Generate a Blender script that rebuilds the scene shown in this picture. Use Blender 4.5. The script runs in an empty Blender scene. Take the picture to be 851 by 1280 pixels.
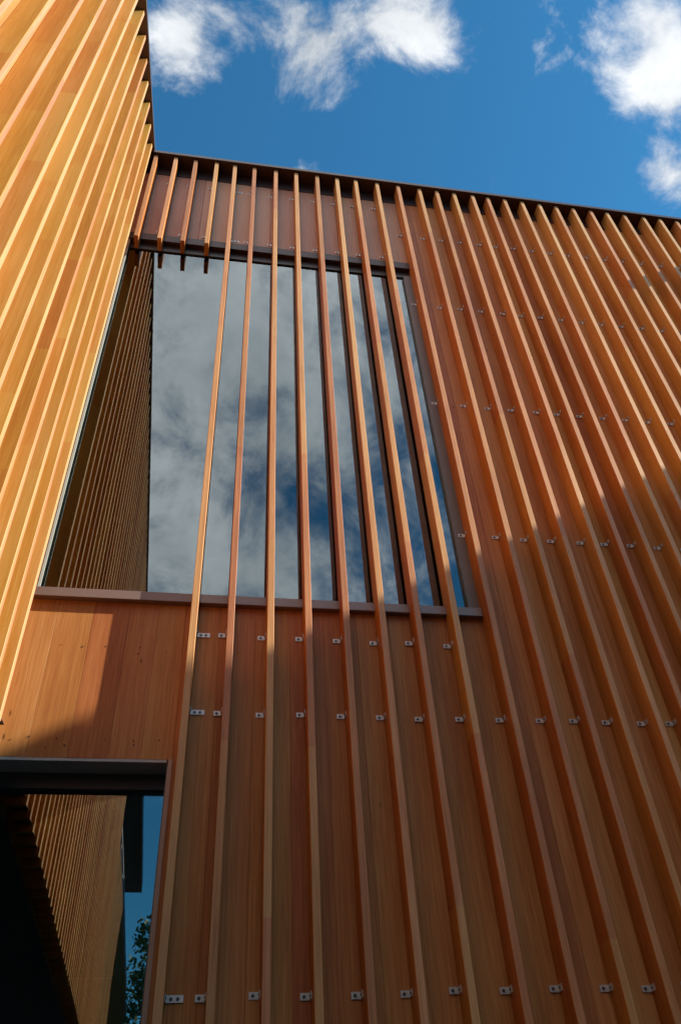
import bpy, bmesh, math, random
from mathutils import Vector, Matrix, Quaternion
random.seed(7)
C = bpy.context.scene
col = C.collection
EYE = 1.6                       # camera height above the paving

# ------------------------------------------------------------------ helpers
def link(name, me, mats, parent=None):
    o = bpy.data.objects.new(name, me)
    for m in (mats if isinstance(mats, (list, tuple)) else [mats]):
        if m.name not in [x.name for x in me.materials if x]:
            me.materials.append(m)
    col.objects.link(o)
    if parent: o.parent = parent
    return o

def empty(name, loc=(0, 0, 0), rz=0.0, label=None, cat=None, group=None):
    o = bpy.data.objects.new(name, None); col.objects.link(o)
    o.location = loc; o.rotation_euler = (0, 0, rz); o.empty_display_size = .2
    if label: o['label'] = label
    if cat: o['category'] = cat
    if group: o['group'] = group
    return o

class MB:
    """collects boxes / cylinders into one mesh"""
    def __init__(s):
        s.bm = bmesh.new(); s.tone = s.bm.faces.layers.float.new('tone')
    def box(s, x0, x1, y0, y1, z0, z1, mi=0, tone=0.5, bev=0.0, M=None):
        r = bmesh.ops.create_cube(s.bm, size=1.0)
        vs = r['verts']
        T = Matrix.Translation(((x0+x1)/2, (y0+y1)/2, (z0+z1)/2)) @ Matrix.Diagonal((x1-x0, y1-y0, z1-z0, 1))
        if M is not None: T = M @ T
        bmesh.ops.transform(s.bm, matrix=T, verts=vs)
        fs = set(f for v in vs for f in v.link_faces)
        for f in fs: f.material_index = mi; f[s.tone] = tone
        if bev:
            es = list(set(e for v in vs for e in v.link_edges))
            r = bmesh.ops.bevel(s.bm, geom=es, offset=bev, segments=1, affect='EDGES')
            for f in r['faces']: f.material_index = mi; f[s.tone] = tone
        return s
    def cyl(s, p0, p1, r0, r1=None, n=12, mi=0, tone=0.5):
        p0 = Vector(p0); p1 = Vector(p1); d = p1-p0; r1 = r0 if r1 is None else r1
        r = bmesh.ops.create_cone(s.bm, cap_ends=True, segments=n, radius1=r0, radius2=r1, depth=d.length)
        q = Vector((0, 0, 1)).rotation_difference(d.normalized())
        bmesh.ops.transform(s.bm, matrix=Matrix.Translation((p0+p1)/2) @ q.to_matrix().to_4x4(), verts=r['verts'])
        for f in set(f for v in r['verts'] for f in v.link_faces): f.material_index = mi; f[s.tone] = tone
        return s
    def mesh(s, name):
        me = bpy.data.meshes.new(name); s.bm.to_mesh(me); s.bm.free(); return me
    def build(s, name, mats, parent=None):
        return link(name, s.mesh(name), mats, parent)

# ------------------------------------------------------------------ materials
def newmat(name):
    m = bpy.data.materials.new(name); m.use_nodes = True
    nt = m.node_tree; b = nt.nodes['Principled BSDF']
    return m, nt, b, nt.nodes.new, nt.links.new

def plain(name, c, rough=.5, metal=0.0, var=.08, scale=6):
    m, nt, b, N, L = newmat(name)
    tc = N('ShaderNodeTexCoord'); no = N('ShaderNodeTexNoise'); no.inputs['Scale'].default_value = scale; no.inputs['Detail'].default_value = 6
    L(tc.outputs['Object'], no.inputs['Vector'])
    mx = N('ShaderNodeMix'); mx.data_type = 'RGBA'
    mx.inputs['A'].default_value = (*[v*(1-var*2) for v in c], 1); mx.inputs['B'].default_value = (*[min(1, v*(1+var*2)) for v in c], 1)
    L(no.outputs['Fac'], mx.inputs['Factor']); L(mx.outputs['Result'], b.inputs['Base Color'])
    b.inputs['Roughness'].default_value = rough; b.inputs['Metallic'].default_value = metal
    return m

def wood(name, dark, mid, light, use_tone=False, piece=1.1, pamp=.3, rough=.5, seed=0.0, spec=.35, knots=0.0):
    """clear cedar: long grain along z, tone changes from piece to piece"""
    m, nt, b, N, L = newmat(name)
    tc = N('ShaderNodeTexCoord'); oi = N('ShaderNodeObjectInfo')
    sep = N('ShaderNodeSeparateXYZ'); L(tc.outputs['Object'], sep.inputs[0])
    def math_(op, a, b_=None, clamp=False):
        n = N('ShaderNodeMath'); n.operation = op; n.use_clamp = clamp
        for i, v in enumerate((a, b_)):
            if v is None: continue
            if isinstance(v, (int, float)): n.inputs[i].default_value = v
            else: L(v, n.inputs[i])
        return n.outputs[0]
    if use_tone:
        at = N('ShaderNodeAttribute'); at.attribute_name = 'tone'; rnd = at.outputs['Fac']
    else:
        rnd = oi.outputs['Random']
    # pieces jointed along the length
    pz = math_('FLOOR', math_('ADD', math_('DIVIDE', sep.outputs['Z'], piece), math_('MULTIPLY', rnd, 31.7)))
    cm = N('ShaderNodeCombineXYZ'); L(math_('MULTIPLY', rnd, 91.3), cm.inputs[0]); L(pz, cm.inputs[1]); cm.inputs[2].default_value = seed
    wn = N('ShaderNodeTexWhiteNoise'); wn.noise_dimensions = '3D'; L(cm.outputs[0], wn.inputs['Vector'])
    wr = N('ShaderNodeTexWhiteNoise'); wr.noise_dimensions = '1D'; L(math_('MULTIPLY', rnd, 733.0), wr.inputs['W'])
    # grain
    off = N('ShaderNodeVectorMath'); off.operation = 'ADD'; L(tc.outputs['Object'], off.inputs[0])
    oc = N('ShaderNodeCombineXYZ'); L(math_('MULTIPLY', rnd, 57.0), oc.inputs[0]); L(math_('MULTIPLY', rnd, 23.0), oc.inputs[2]); L(oc.outputs[0], off.inputs[1])
    mp = N('ShaderNodeMapping'); mp.inputs['Scale'].default_value = (60, 60, 1.6); L(off.outputs[0], mp.inputs['Vector'])
    g1 = N('ShaderNodeTexNoise'); g1.inputs['Scale'].default_value = 1.0; g1.inputs['Detail'].default_value = 7; g1.inputs['Roughness'].default_value = .65; g1.inputs['Distortion'].default_value = .4
    L(mp.outputs[0], g1.inputs['Vector'])
    mp2 = N('ShaderNodeMapping'); mp2.inputs['Scale'].default_value = (260, 260, 7); L(off.outputs[0], mp2.inputs['Vector'])
    g2 = N('ShaderNodeTexNoise'); g2.inputs['Scale'].default_value = 1.0; g2.inputs['Detail'].default_value = 3
    L(mp2.outputs[0], g2.inputs['Vector'])
    mp3 = N('ShaderNodeMapping'); mp3.inputs['Scale'].default_value = (5, 5, 1.1); L(off.outputs[0], mp3.inputs['Vector'])
    g3 = N('ShaderNodeTexNoise'); g3.inputs['Scale'].default_value = 1.0; g3.inputs['Detail'].default_value = 3
    L(mp3.outputs[0], g3.inputs['Vector'])
    t = math_('ADD', math_('ADD', math_('MULTIPLY', wn.outputs['Value'], pamp), math_('ADD', math_('MULTIPLY', rnd if use_tone else wr.outputs['Value'], .55-pamp), -.03)), math_('ADD', -.12, math_('MULTIPLY', g1.outputs['Fac'], .74)))
    t = math_('ADD', t, math_('MULTIPLY', math_('SUBTRACT', g3.outputs['Fac'], .5), .7))
    t = math_('ADD', t, math_('MULTIPLY', math_('SUBTRACT', g2.outputs['Fac'], .5), .6), True)
    cr = N('ShaderNodeValToRGB'); e = cr.color_ramp.elements
    e[0].position = .2; e[0].color = (*dark, 1); e[1].position = .8; e[1].color = (*light, 1)
    k = e.new(.5); k.color = (*mid, 1)
    L(t, cr.inputs['Fac'])
    vo = N('ShaderNodeTexVoronoi'); vo.inputs['Scale'].default_value = 1.0
    mp4 = N('ShaderNodeMapping'); mp4.inputs['Scale'].default_value = (7, 7, 2.6); L(off.outputs[0], mp4.inputs['Vector']); L(mp4.outputs[0], vo.inputs['Vector'])
    kn = N('ShaderNodeMapRange'); kn.inputs['From Min'].default_value = .045; kn.inputs['From Max'].default_value = .015; L(vo.outputs['Distance'], kn.inputs['Value'])
    kx = N('ShaderNodeMix'); kx.data_type = 'RGBA'; kx.inputs['B'].default_value = (.07, .025, .01, 1)
    L(math_('MULTIPLY', kn.outputs[0], .8), kx.inputs['Factor']); L(cr.outputs['Color'], kx.inputs['A'])
    # a little hue drift, piece to piece
    hs = N('ShaderNodeHueSaturation'); L(kx.outputs['Result'], hs.inputs['Color'])
    L(math_('ADD', .492, math_('MULTIPLY', wn.outputs['Value'], .016)), hs.inputs['Hue'])
    L(hs.outputs['Color'], b.inputs['Base Color'])
    rr = math_('ADD', rough-.1, math_('MULTIPLY', g1.outputs['Fac'], .2)); L(rr, b.inputs['Roughness'])
    b.inputs['Specular IOR Level'].default_value = spec
    bp = N('ShaderNodeBump'); bp.inputs['Strength'].default_value = .25; bp.inputs['Distance'].default_value = .002
    L(g1.outputs['Fac'], bp.inputs['Height']); L(bp.outputs[0], b.inputs['Normal'])
    return m

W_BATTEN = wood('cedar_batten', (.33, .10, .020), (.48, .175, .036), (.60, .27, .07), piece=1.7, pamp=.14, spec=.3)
W_FACE = wood('sunlift_batten_face', (.38, .150, .052), (.54, .24, .085), (.67, .36, .15), piece=1.7, pamp=.12, spec=.5, rough=.55)  # sawn fronts, paler than the sides; sunlight partly put into the colour
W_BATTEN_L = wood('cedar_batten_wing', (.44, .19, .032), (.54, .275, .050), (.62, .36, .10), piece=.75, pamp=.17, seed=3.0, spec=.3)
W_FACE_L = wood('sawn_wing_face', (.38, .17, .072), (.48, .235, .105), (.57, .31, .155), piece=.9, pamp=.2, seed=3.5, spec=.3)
W_BOARD = wood('cedar_board', (.34, .115, .032), (.47, .19, .056), (.59, .28, .10), use_tone=True, piece=90.0, pamp=.1, seed=5.0, spec=.2)
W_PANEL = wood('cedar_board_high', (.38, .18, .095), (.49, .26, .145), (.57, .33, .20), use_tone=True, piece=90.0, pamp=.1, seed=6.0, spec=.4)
CORE = plain('building_paper', (.02, .018, .017), .9)
CAP = plain('dark_bronze_flashing', (.055, .028, .022), .45, .3)
CAP_L = plain('sunlit_tone_flashing', (.17, .125, .105), .5, .2)  # lighter copy of the cap flashing, with a sunlit tone in its colour
CAPEDGE = plain('cap_edge_metal', (.10, .075, .068), .4, .6)
SILL = plain('taupe_metal', (.25, .175, .145), .42, .35, .04, 3)
FRAME = plain('dark_window_frame', (.055, .045, .04), .4, .3)
JAMB = plain('brown_grey_frame', (.17, .13, .105), .45, .2)
TRIM = plain('pale_window_trim', (.42, .48, .44), .5, 0)
STEEL = plain('galvanised_steel', (.62, .59, .56), .42, .45, .15, 60)
SCREW = plain('screw_head', (.12, .11, .10), .4, .8)
NAIL = plain('rust_spot', (.06, .02, .012), .8)
SOFFIT = plain('dark_soffit', (.065, .080, .076), .6)
LIP = plain('brightened_soffit_lip', (.45, .44, .40), .6)  # soffit grey brightened in place of light that hardly reaches it
SHADE_B = plain('brown_shade_strip', (.17, .085, .055), .5, .2)
ROOM = plain('room_paint', (.10, .095, .09), .8)
CONC = plain('concrete_paving', (.10, .097, .09), .85, 0, .12, 1.5)
RENDERW = plain('dark_render', (.10, .085, .075), .8, 0, .08, 1)
ROOFM = plain('roof_membrane', (.06, .06, .065), .7, 0, .1, 2)

def glassmat():
    m = bpy.data.materials.new('window_glass'); m.use_nodes = True
    nt = m.node_tree; nt.nodes.clear(); N = nt.nodes.new; L = nt.links.new
    out = N('ShaderNodeOutputMaterial'); mix = N('ShaderNodeMixShader')
    tr = N('ShaderNodeBsdfTransparent'); tr.inputs['Color'].default_value = (.50, .55, .52, 1)
    gl = N('ShaderNodeBsdfGlossy'); gl.inputs['Roughness'].default_value = 0.0; gl.inputs['Color'].default_value = (.84, .93, .94, 1)
    fr = N('ShaderNodeFresnel'); fr.inputs['IOR'].default_value = 2.5
    # very slight roller-wave of toughened glass
    tc = N('ShaderNodeTexCoord'); no = N('ShaderNodeTexNoise'); no.inputs['Scale'].default_value = 1.3; no.inputs['Detail'].default_value = 1
    L(tc.outputs['Object'], no.inputs['Vector'])
    bp = N('ShaderNodeBump'); bp.inputs['Strength'].default_value = .05; bp.inputs['Distance'].default_value = .01
    L(no.outputs['Fac'], bp.inputs['Height']); L(bp.outputs[0], gl.inputs['Normal'])
    L(fr.outputs[0], mix.inputs[0]); L(tr.outputs[0], mix.inputs[1]); L(gl.outputs[0], mix.inputs[2]); L(mix.outputs[0], out.inputs[0])
    return m
GLASS = glassmat()

# ------------------------------------------------------------------ key dimensions (metres; z = height above camera + EYE)
D = 2.9014            # front faces of the battens on the front wall
DEP = .100            # batten depth
BW = .0305            # batten width
BP = D + DEP          # board face
Z = lambda z: z + EYE
ZT = Z(6.587)         # tops of battens
XS = [-.746,-.585,-.424,-.255,-.106,.057,.231,.401,.571,.741,.915,1.095,1.275,1.46,1.618,1.771,1.941,2.080,2.233,2.388,2.538,2.695,2.861,3.021,3.186,3.348,3.517,3.675,3.836]
XW0, XW1 = -.845, 1.262          # big window opening
ZW0, ZW1 = Z(2.20), Z(5.42)
XD1 = -.142                      # right side of the low window
ZD1 = Z(1.42)

# ================================================================== FRONT BUILDING
fb = empty('timber_house', (1.5, 3.0, 0), 0,
           'cedar clad wall with vertical battens, a big window and dark roof edge, facing the viewer', 'building')
fb_off = Vector((1.5, 3.0, 0))
def fpart(mb, name, mats, parent=fb, loc=None):
    """mesh given in world coordinates, parented to an object; keeps place"""
    me = mb.mesh(name)
    o = link(name, me, mats, parent)
    base = Vector((0, 0, 0)); p = parent
    while p is not None: base += p.location; p = p.parent
    me.transform(Matrix.Translation(-base))
    return o

# boards --------------------------------------------------------------
edges = [-.86, -.70, -.545, -.39, -.265, XD1]
x = XD1
while x < XW1 - .2: x += (XW1-XD1)/9.0; edges.append(x)
edges[-1] = XW1
x = XW1
while x < 7.0: x += random.choice([.118, .118, .155]); edges.append(x)
clad = MB(); clad_hi = MB()
ZTB = Z(6.455)
for a, b in zip(edges[:-1], edges[1:]):
    t = .5 + random.uniform(-.32, .32); g = .0004
    yo = random.uniform(-.0005, .0005)
    segs = []
    if b <= XW1+1e-4:
        lo = ZD1 if b <= XD1+1e-4 else 0.02
        segs = [(lo, ZW0-.005)]
    else:
        segs = [(0.02, ZTB)]
    for z0, z1 in segs: clad.box(a+g, b-g, BP+yo, BP+.02, z0, z1, 0, t, .0005)
xx = -.86
while xx < XW1-.01:
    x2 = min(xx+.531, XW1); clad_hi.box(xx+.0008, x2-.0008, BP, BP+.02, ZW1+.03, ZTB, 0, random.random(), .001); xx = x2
# nail spots on the bare boards
for (nx, nz) in [(-.655,1.93),(-.565,1.925),(-.33,1.90),(-.325,1.93),(-.70,1.505),(-.595,1.50),(-.765,1.49),(-.56,1.47),(-.41,1.50),(-.30,1.495),(-.297,1.478),(-.20,1.50),(-.63,1.46),(-.47,1.93),(-.21,1.91)]:
    r = random.uniform(.0016, .0036)
    clad.cyl((nx, BP-.0022, Z(nz)), (nx, BP+.004, Z(nz)), r, n=8, mi=1)
fpart(clad, 'cladding', [W_BOARD, NAIL])
fpart(clad_hi, 'upper_cladding', [W_PANEL])

# structural core with the two openings
core = MB()
y0, y1 = BP+.022, BP+.30
core.box(-4.2, XW0-.03, y0, y1, ZD1, Z(6.58))
core.box(XW1+.012, 7.2, y0, y1, 0, Z(6.58))
core.box(XW0-.03, XW1+.012, y0, y1, ZW1+.03, Z(6.58))
core.box(XW0-.03, XW1+.012, y0, y1, ZD1+.02, ZW0-.03)
core.box(XD1+.012, XW1+.012, y0, y1, 0, ZD1+.02)
fpart(core, 'wall', CORE)
body = MB()
body.box(-4.2, 7.2, 7.3, 7.5, 0, Z(6.58)); body.box(7.0, 7.2, y1, 7.3, 0, Z(6.58)); body.box(-4.2, -4.0, y1, 7.3, 0, Z(6.58))
fpart(body, 'rear_wall', RENDERW)
room = MB()
room.box(-4.0, 7.0, y1, 7.3, Z(1.62), Z(1.80)); room.box(-4.0, 7.0, y1+.02, 7.3, Z(6.0), Z(6.2)); room.box(2.3, 2.45, y1, 7.3, Z(1.80), Z(6.0)); room.box(-1.8, -1.65, y1, 7.3, Z(1.80), Z(6.0))
fpart(room, 'interior', ROOM)

# roof cap
cap = MB()
cap.box(-.79, 7.3, D-.014, D+.04, Z(6.598), Z(6.628), 0); cap.box(-5.0, 7.3, D+.0401, 7.6, Z(6.598), Z(6.628), 0)
cap.box(-.76, 7.25, BP-.004, BP+.02, ZTB+.004, Z(6.597), 0)
cap.box(-.79, 7.3, D-.020, D-.0145, Z(6.596), Z(6.630), 1)
fpart(cap, 'roof_cap', [CAP, CAPEDGE])
sp = MB()   # unseen bar added beyond the frame to cast slanting shadow patches on the battens
sp.box(5.45, 5.55, 2.19, 3.3, Z(6.77), Z(6.87), 0, bev=.004)
sp.box(5.44, 5.56, 3.25, 3.4, Z(6.62), Z(6.89), 0)
fpart(sp, 'shadow_bar', CAP)

# battens with their brackets ----------------------------------------
ROWS_LOW = [Z(.60), Z(1.625), Z(2.005)]
ROWS_R = [Z(.60), Z(1.632), Z(2.70), Z(3.79), Z(4.90), Z(5.90)]
ROWS_HI = [Z(5.515), Z(6.30)]
def face_slot(mb, n):
    mb.bm.normal_update()
    for f in mb.bm.faces:
        if f.normal.dot(Vector(n)) > .99: f.material_index = 1
def batten_mesh(z0, z1, name):
    mb = MB(); mb.box(-BW/2, BW/2, 0, DEP-.0005, 0, z1-z0, 0, .5, .0016); face_slot(mb, (0, -1, 0))
    return mb.mesh(name)
_bc = {}
def bracket_mesh(side, holes):
    key = (side, holes)
    if key in _bc: return _bc[key]
    mb = MB(); L_ = .035 if holes == 1 else .060; s = side
    xa, xb = sorted((s*BW/2, s*(BW/2+L_)))
    mb.box(xa, xb, DEP-.0045, DEP-.0022, -.0108, .0108, 0)
    xa, xb = sorted((s*(BW/2+.0004), s*(BW/2+.0028)))
    mb.box(xa, xb, DEP-.036, DEP-.0046, -.0108, .0108, 0)
    hs = [.022] if holes == 1 else [.020, .042]
    for h in hs:
        mb.cyl((s*(BW/2+h), DEP-.0046, 0), (s*(BW/2+h), DEP-.0085, 0), .0058, .0040, 10, 1)
    mb.cyl((s*(BW/2+.0028), DEP-.020, 0), (s*(BW/2+.006), DEP-.020, 0), .005, .0035, 8, 1)
    _bc[key] = mb.mesh('bracket'); return _bc[key]
def add_batten(x, z0, z1, rows, both=False):
    me = batten_mesh(z0, z1, 'batten')
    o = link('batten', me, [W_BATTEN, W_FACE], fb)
    o.location = Vector((x, D + random.uniform(-.0012, .0012), z0)) - fb_off
    o.rotation_euler = (random.uniform(-.0004, .0004), random.uniform(-.0011, .0011), 0)
    for z in rows:
        combos = [(-1, 1)]
        if both == 'only': combos = [(1, 2)]
        elif both: combos = [(-1, 1), (1, 1)]
        for s, h in combos:
            m = bracket_mesh(s, h)
            b = link('bracket', m, [STEEL, SCREW], o); b.location = (0, 0, z - z0 + random.uniform(-.004, .004))
for i, x in enumerate(XS):
    if i <= 3: add_batten(x, Z(5.262), ZT, ROWS_HI)
    elif i == 4: add_batten(x, .03, ZT, ROWS_LOW + ROWS_HI, 'only')
    elif i <= 11: add_batten(x, .03, ZT, ROWS_LOW + ROWS_HI)
    elif i == 12: add_batten(x, .03, ZT, ROWS_R, True)
    else: add_batten(x, .03, ZT, ROWS_R)
x = XS[-1]
for i in range(19):
    x += .161; add_batten(x, .03, ZT, ROWS_R)

# big window ----------------------------------------------------------
G = D + .122
win = MB()
win.box(XW0, XW1-.002, BP-.022, G-.012, ZW1-.055, ZW1+.026, 1)      # head flashing
win.box(XW0, XW1-.002, G-.011, G+.05, ZW1-.135, ZW1-.056, 0)         # head frame
win.box(1.204, XW1-.002, BP-.004, G+.05, ZW0+.02, ZW1-.136, 2)       # right jamb
win.box(XW0-.02, XW0+.012, BP-.004, G+.05, ZW0+.02, ZW1-.136, 2)
win.box(XW0+.012, 1.203, G-.004, G+.05, ZW0-.01, ZW0+.045, 0)        # bottom frame
wf = fpart(win, 'window', [FRAME, CAP, JAMB])
mb = MB(); mb.box(XW0+.0125, 1.2035, G, G+.006, ZW0+.046, ZW1-.137); fpart(mb, 'pane', GLASS, wf)
mb = MB(); mb.box(-1.02, 1.02, -.002, .002, -1.52, 1.52); ip = mb.build('inner_pane', GLASS, wf); ip.location = Vector(((XW0+1.203)/2, G+.030, (ZW0+ZW1)/2-.04)) - fb_off; ip.rotation_euler = (math.radians(.10), 0, math.radians(.16))
mb = MB(); mb.box(-.90, XW1-.004, D+.068, G-.005, Z(2.163), Z(2.212), 0, bev=.002); fpart(mb, 'sill', SILL, wf)
mb = MB(); mb.box(-.812, -.800, BP-.012, BP-.006, Z(2.224), ZW1-.056); fpart(mb, 'trim', TRIM, wf)

# low window ----------------------------------------------------------
G2 = D + .24
lw = MB()
lw.box(-4.0, XD1-.020, BP+.001, G2+.05, ZD1-.012, ZD1+.018, 1)
lw.box(-4.0, XD1-.020, G2-.03, G2+.05, ZD1-.075, ZD1-.0125, 0)
lw.box(XD1-.0195, XD1+.010, BP+.022, G2+.05, 0.02, ZD1+.016, 2)
lw.box(-4.0, XD1-.020, G2-.03, G2+.05, .02, .10, 0)
lwo = fpart(lw, 'low_window', [FRAME, LIP, JAMB])
mb = MB(); mb.box(-4.0, XD1-.0205, G2, G2+.006, .101, ZD1-.0755); fpart(mb, 'pane', GLASS, lwo)
mb = MB(); mb.box(XD1-.014, XD1+.002, BP-.008, BP+.0215, .02, ZD1-.002); fpart(mb, 'trim', plain('pink_beige_trim', (.42, .30, .24), .5), lwo)

# ================================================================== LEFT WING
TH = math.radians(2.1415)
XL = -.7737
lw_root = empty('timber_wing', (XL, D, 0), -TH,
                'sunlit cedar wing on the left, clad in closely spaced vertical battens', 'building')
# local frame: -y runs from the corner toward the viewer, batten faces at local x = 0
LL = 7.25
Z0L = Z(1.48)
def lpart(mb, name, mats, parent=lw_root): return mb.build(name, mats, parent)
nb = 46
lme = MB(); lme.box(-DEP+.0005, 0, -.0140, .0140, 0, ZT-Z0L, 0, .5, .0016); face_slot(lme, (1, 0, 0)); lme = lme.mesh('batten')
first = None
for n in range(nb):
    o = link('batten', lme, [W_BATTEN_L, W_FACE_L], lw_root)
    o.location = (random.uniform(-.0012, .0012), -(.056 + .0175 + .1577*n), Z0L + random.uniform(-.002, .002))
    o.rotation_euler = (random.uniform(-.0006, .0006), 0, 0)
cl = MB(); y = .08
while y > -LL:
    w = .1577; cl.box(-DEP-.02, -DEP+random.uniform(-.001, .001), y-w+.0015, y-.0015, Z0L+.004, ZTB, 0, random.random(), .0012); y -= w
lpart(cl, 'cladding', W_BOARD)
wb = MB()
wb.box(-5.0, -DEP-.022, -LL, .09, Z0L+.16, Z(6.58), 0)
lpart(wb, 'wall', CORE)
sf = MB(); sf.box(-5.0, -DEP-.022, -LL, .09, Z0L+.006, Z0L+.155, 0); lpart(sf, 'soffit', SOFFIT)
bf = MB(); bf.box(-DEP-.018, -.014, -LL, .04, Z0L+.040, Z0L+.044); lpart(bf, 'base_shade_strip', SHADE_B)  # added dark strip; hides the orange bounce light between the batten feet
cp = MB()
cp.box(-5.1, .012, -LL-.2, .06, Z(6.603), Z(6.634), 0)
cp.box(-DEP-.004, -DEP+.010, -LL, .0, ZTB+.004, Z(6.599), 0)
cp.box(.0125, .018, -LL-.2, -.03, Z(6.594), Z(6.637), 1)
lpart(cp, 'roof_cap', [CAP_L, CAPEDGE])
cn = MB(); cn.box(-4.8, .01, -17.4, -LL-.21, Z(6.40), Z(6.62)); cn.box(.011, .03, -17.4, -LL-.21, Z(6.39), Z(6.63), 1); lpart(cn, 'canopy', [SOFFIT, CAPEDGE])
# roof overhang beam and terrace beyond the end of the wing
te = MB()
te.box(-4.8, -.145, -17.4, -LL-.01, Z(1.51), Z(1.75), 0); te.box(-.14, -DEP-.002, -17.4, -LL-.01, Z(1.50), Z(3.86), 0)
te.box(-.15, .0, -17.4, -LL-.01, Z(3.861), Z(3.93), 1)
te.box(-.09, -.05, -17.4, -LL-.02, Z(4.35), Z(4.39), 2)
for k in range(9): te.cyl((-.07, -LL-.1-k*1.25, Z(3.93)), (-.07, -LL-.1-k*1.25, Z(4.35)), .012, n=8, mi=2)
lpart(te, 'terrace', [CORE, FRAME, STEEL])
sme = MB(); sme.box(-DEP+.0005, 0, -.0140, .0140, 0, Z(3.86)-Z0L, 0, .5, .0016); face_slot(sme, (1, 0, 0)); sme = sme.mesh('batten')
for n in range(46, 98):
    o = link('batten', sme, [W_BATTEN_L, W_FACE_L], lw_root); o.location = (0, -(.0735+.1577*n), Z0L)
lo = MB()
lo.box(-4.8, -2.6, -LL+.5, .0, 0, Z0L, 0)
lpart(lo, 'ground_floor', RENDERW)
po = MB()
for yy in (-LL+.3, -17.0): po.box(-.72, -.60, yy-.06, yy+.06, 0, Z0L+.005)
lpart(po, 'post', FRAME)

# ================================================================== GROUND
g = MB(); g.box(-400, 400, -400, 400, -.5, 0); go = g.build('ground', CONC); go['kind'] = 'structure'

# ================================================================== NEIGHBOUR (throws the big shadow over the lower wall)
HN = Z(6.42); XN = 7.9
cy_ = empty('skylight_blocker', (7, -12, 0), 0, 'unseen dark rendered block behind the viewer, added to keep skylight off the lower wall', 'building')  # unseen block, added to cut skylight and darken the lower wall
nbd = empty('neighbour_building', (XN, -6, 0), 0, 'plain grey rendered block standing across the yard to the right, out of the picture', 'building')
mb = MB(); mb.box(XN+.06, XN+9, -17.9, 3.9, 0, HN-.12); fpart(mb, 'wall', RENDERW, nbd)
mb = MB(); mb.box(XN, XN+9.1, -18, 4, HN-.119, HN); mb.box(XN, XN+.3, -18, .608, HN+.0005, HN+.155); fpart(mb, 'roof', ROOFM, nbd)
for k in range(5):
    for s in range(3):
        yy = -15.5 + k*3.8; zz = .9 + s*2.4
        mb = MB(); mb.box(XN+.02, XN+.058, yy, yy+1.5, zz, zz+1.4); w_ = fpart(mb, 'window', JAMB, nbd)
        mb = MB(); mb.box(XN+.012, XN+.019, yy+.07, yy+1.43, zz+.07, zz+1.33); fpart(mb, 'pane', GLASS, w_)

mb = MB(); mb.box(.8, XN-.2, -19, -9.06, 0, Z(7.9)); fpart(mb, 'wall', RENDERW, cy_)
mb = MB(); mb.box(.7, XN-.1, -19.1, -9.0, Z(7.901), Z(8.05)); fpart(mb, 'roof', ROOFM, cy_)
for k in range(3):
    mb = MB(); mb.box(3+k*1.7, 4.1+k*1.7, -9.058, -9.02, 1.0, 3.2); w_ = fpart(mb, 'window', JAMB, cy_)
    mb = MB(); mb.box(3.07+k*1.7, 4.03+k*1.7, -9.019, -9.012, 1.07, 3.13); fpart(mb, 'pane', GLASS, w_)

# ================================================================== TREES seen mirrored in the low window
LEAF = plain('leaf', (.055, .10, .028), .6, 0, .3, 3)
BARK = plain('bark', (.10, .075, .055), .9, 0, .2, 5)
def tree(x, y, h, r, label, seed):
    rnd = random.Random(seed)
    t = empty('leafy_tree', (x, y, 0), 0, label, 'tree', 'trees mirrored in the low window')
    tk = MB(); tk.cyl((0, 0, 0), (0.1, 0, h*.55), .22, .12, 10)
    tips = []
    for k in range(9):
        a = rnd.uniform(0, 6.28); z0 = h*rnd.uniform(.28, .55); rr = r*rnd.uniform(.5, .9)
        tip = (math.cos(a)*rr, math.sin(a)*rr, z0 + h*rnd.uniform(.15, .35)); tips.append(tip)
        tk.cyl((0.05, 0, z0), tip, .08, .02, 6)
    tk.build('trunk', BARK, t)
    bm = bmesh.new()
    cl = [(rnd.gauss(0, r*.45), rnd.gauss(0, r*.45), h*rnd.uniform(.4, .95), r*rnd.uniform(.25, .45)) for _ in range(26)]
    for cx, cy, cz, cr in cl:
        for _ in range(260):
            v = Vector((rnd.gauss(0, 1), rnd.gauss(0, 1), rnd.gauss(0, 1))).normalized() * cr * rnd.uniform(.5, 1.05)
            p = Vector((cx, cy, cz)) + v; s = rnd.uniform(.09, .18)
            q = Quaternion(Vector((rnd.gauss(0, 1), rnd.gauss(0, 1), rnd.gauss(0, 1))).normalized(), rnd.uniform(0, 6.28))
            vs = [bm.verts.new(p + q @ Vector(c)) for c in ((-s, 0, 0), (0, -s*.5, 0), (s, 0, 0), (0, s*.5, 0))]
            bm.faces.new(vs)
    me = bpy.data.meshes.new('crown'); bm.to_mesh(me); bm.free(); link('crown', me, LEAF, t)
tree(-1.3, -27, 10.6, 3.0, 'tallest green leafy tree mirrored at the foot of the low window', 1)
tree(-4.8, -30, 8.0, 2.8, 'smaller green tree standing left of the tallest tree behind the wing', 2)
tree(2.8, -31, 7.6, 2.4, 'smaller green tree standing right of the tallest tree', 3)

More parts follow.
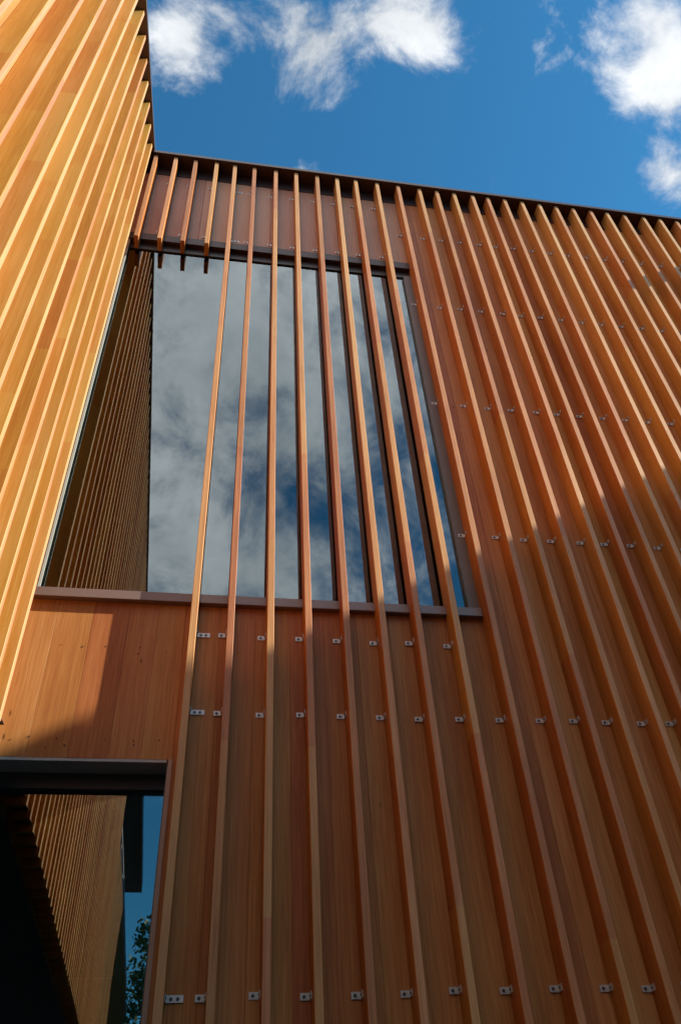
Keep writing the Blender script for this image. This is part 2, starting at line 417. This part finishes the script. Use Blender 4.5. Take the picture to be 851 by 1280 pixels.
# ================================================================== WORLD
w = bpy.data.worlds.new('World'); C.world = w; w.use_nodes = True
nt = w.node_tree; nt.nodes.clear(); N = nt.nodes.new; L = nt.links.new
hx, hy = .9615, -.2747; el = math.radians(29.6)
SUN = Vector((hx*math.cos(el), hy*math.cos(el), math.sin(el))).normalized()
sky = N('ShaderNodeTexSky'); sky.sky_type = 'NISHITA'; sky.sun_disc = False
sky.sun_elevation = el; sky.sun_rotation = math.atan2(hx, hy)
sky.altitude = 300; sky.air_density = 1.0; sky.dust_density = .3; sky.ozone_density = 3.0
bg = N('ShaderNodeBackground'); bg.inputs['Strength'].default_value = .096
bc = N('ShaderNodeBackground')
tc = N('ShaderNodeTexCoord')
def M(op, a, b=None, c=None, clamp=False):
    n = N('ShaderNodeMath'); n.operation = op; n.use_clamp = clamp
    for i, v in enumerate((a, b, c)):
        if v is None: continue
        if isinstance(v, (int, float)): n.inputs[i].default_value = v
        else: L(v, n.inputs[i])
    return n.outputs[0]
sep = N('ShaderNodeSeparateXYZ'); L(tc.outputs['Generated'], sep.inputs[0])
X, Y, ZZ = sep.outputs
def noise(scale, detail, rough, dist=0, offs=(0, 0, 0), sc=(1, 1, 1)):
    mp = N('ShaderNodeMapping'); mp.inputs['Location'].default_value = offs; mp.inputs['Scale'].default_value = sc
    L(tc.outputs['Generated'], mp.inputs['Vector'])
    n = N('ShaderNodeTexNoise'); n.inputs['Scale'].default_value = scale; n.inputs['Detail'].default_value = detail
    n.inputs['Roughness'].default_value = rough; n.inputs['Distortion'].default_value = dist
    L(mp.outputs[0], n.inputs['Vector']); return n.outputs['Fac']
def blob(d, s, amp):
    vm = N('ShaderNodeVectorMath'); vm.operation = 'DISTANCE'; L(tc.outputs['Generated'], vm.inputs[0]); vm.inputs[1].default_value = Vector(d).normalized()
    q = M('DIVIDE', vm.outputs['Value'], s)
    return M('MULTIPLY', M('EXPONENT', M('MULTIPLY', M('MULTIPLY', q, q), -1.0)), amp)
front = -.86
for d, s, a in [((-.085, .290, .951), .040, .85), ((-.050, .262, .962), .045, .85), ((-.070, .325, .945), .030, .75), ((-.01, .250, .966), .040, .95), ((.065, .298, .952), .050, 1.12), ((.035, .262, .966), .050, 1.0), ((.075, .262, .96), .035, .7),
                ((.165, .243, .956), .046, 1.35), ((.125, .236, .962), .045, 1.0), ((.20, .232, .952), .035, .8),
                ((.370, .190, .905), .060, 1.10), ((.425, .225, .875), .060, 1.15), ((.43, .265, .86), .045, .95), ((.455, .330, .830), .045, 1.15), ((.470, .30, .825), .04, .8), ((.298, .195, .934), .016, .75), ((.064, .397, .916), .022, .62)]:
    front = M('ADD', blob(d, s, a), front)
back = M('ADD', M('ADD', .66, M('MULTIPLY', M('SUBTRACT', ZZ, .66), 2.0)), M('MULTIPLY', M('SUBTRACT', X, .12), -2.5))
back = M('MINIMUM', back, 1.15)
back = M('ADD', back, M('MULTIPLY', M('SUBTRACT', .52, ZZ, clamp=True), -7.0))
side = M('MULTIPLY', M('ADD', Y, .05), -5.0, clamp=True)          # 0 ahead of the wall, 1 behind the viewer
bias = M('ADD', M('MULTIPLY', back, side), M('MULTIPLY', front, M('SUBTRACT', 1.0, side)))
n1 = noise(9.5, 12, .62, .3, (3.1, 1.7, .4))
n2 = noise(4.2, 10, .6, .2, (9.1, 4.7, 2.4))
val = M('ADD', bias, M('MULTIPLY', M('SUBTRACT', n1, .5), M('ADD', 6.6, M('MULTIPLY', side, -2.2))))
mr = N('ShaderNodeMapRange'); mr.interpolation_type = 'SMOOTHSTEP'; mr.inputs['From Min'].default_value = -.15; mr.inputs['From Max'].default_value = 1.5
L(val, mr.inputs['Value'])
dens = M('MULTIPLY', mr.outputs[0], .96)
cc = N('ShaderNodeValToRGB'); cc.color_ramp.elements[0].position = .32; cc.color_ramp.elements[0].color = (.50, .54, .58, 1)
cc.color_ramp.elements[1].position = .68; cc.color_ramp.elements[1].color = (.95, .96, .97, 1)
L(n2, cc.inputs['Fac']); L(cc.outputs['Color'], bc.inputs['Color']); L(M('ADD', M('ADD', .60, M('MULTIPLY', side, .62)), M('MULTIPLY', M('SUBTRACT', n1, .5), .5)), bc.inputs['Strength'])
tint = N('ShaderNodeMix'); tint.data_type = 'RGBA'; tint.blend_type = 'MULTIPLY'; tint.inputs['Factor'].default_value = 1
tint.inputs['B'].default_value = (.34, .96, 1.10, 1); L(sky.outputs[0], tint.inputs['A']); L(tint.outputs['Result'], bg.inputs['Color'])
mixs = N('ShaderNodeMixShader'); out = N('ShaderNodeOutputWorld')
L(dens, mixs.inputs[0]); L(bg.outputs[0], mixs.inputs[1]); L(bc.outputs[0], mixs.inputs[2]); L(mixs.outputs[0], out.inputs[0])

sl = bpy.data.lights.new('sun', 'SUN'); sl.energy = 5.0; sl.angle = math.radians(.45); sl.color = (1.0, .93, .82)
so = bpy.data.objects.new('sun', sl); col.objects.link(so); so.location = SUN*40
so.rotation_euler = (-SUN).to_track_quat('-Z', 'Y').to_euler()

# ================================================================== CAMERA
cd = bpy.data.cameras.new('camera'); cam = bpy.data.objects.new('camera', cd); col.objects.link(cam)
R_ = Vector((.98734058, -.15031404, -.05063852)); F_ = Vector((.14456748, .72145512, .67720215)).normalized()
R_ = (R_ - F_*R_.dot(F_)).normalized(); U_ = R_.cross(F_)
cam.matrix_world = Matrix.Translation((0, 0, EYE)) @ Matrix((R_, U_, -F_)).transposed().to_4x4()
cd.sensor_fit = 'VERTICAL'; cd.sensor_height = 23.7; cd.lens = 984.43/1280*23.7; cd.clip_start = .05; cd.clip_end = 1500
C.camera = cam
C.render.engine = 'CYCLES'
C.view_settings.view_transform = 'Standard'; C.view_settings.look = 'None'; C.view_settings.gamma = 1; C.view_settings.use_curve_mapping = False
C.view_settings.exposure = .95
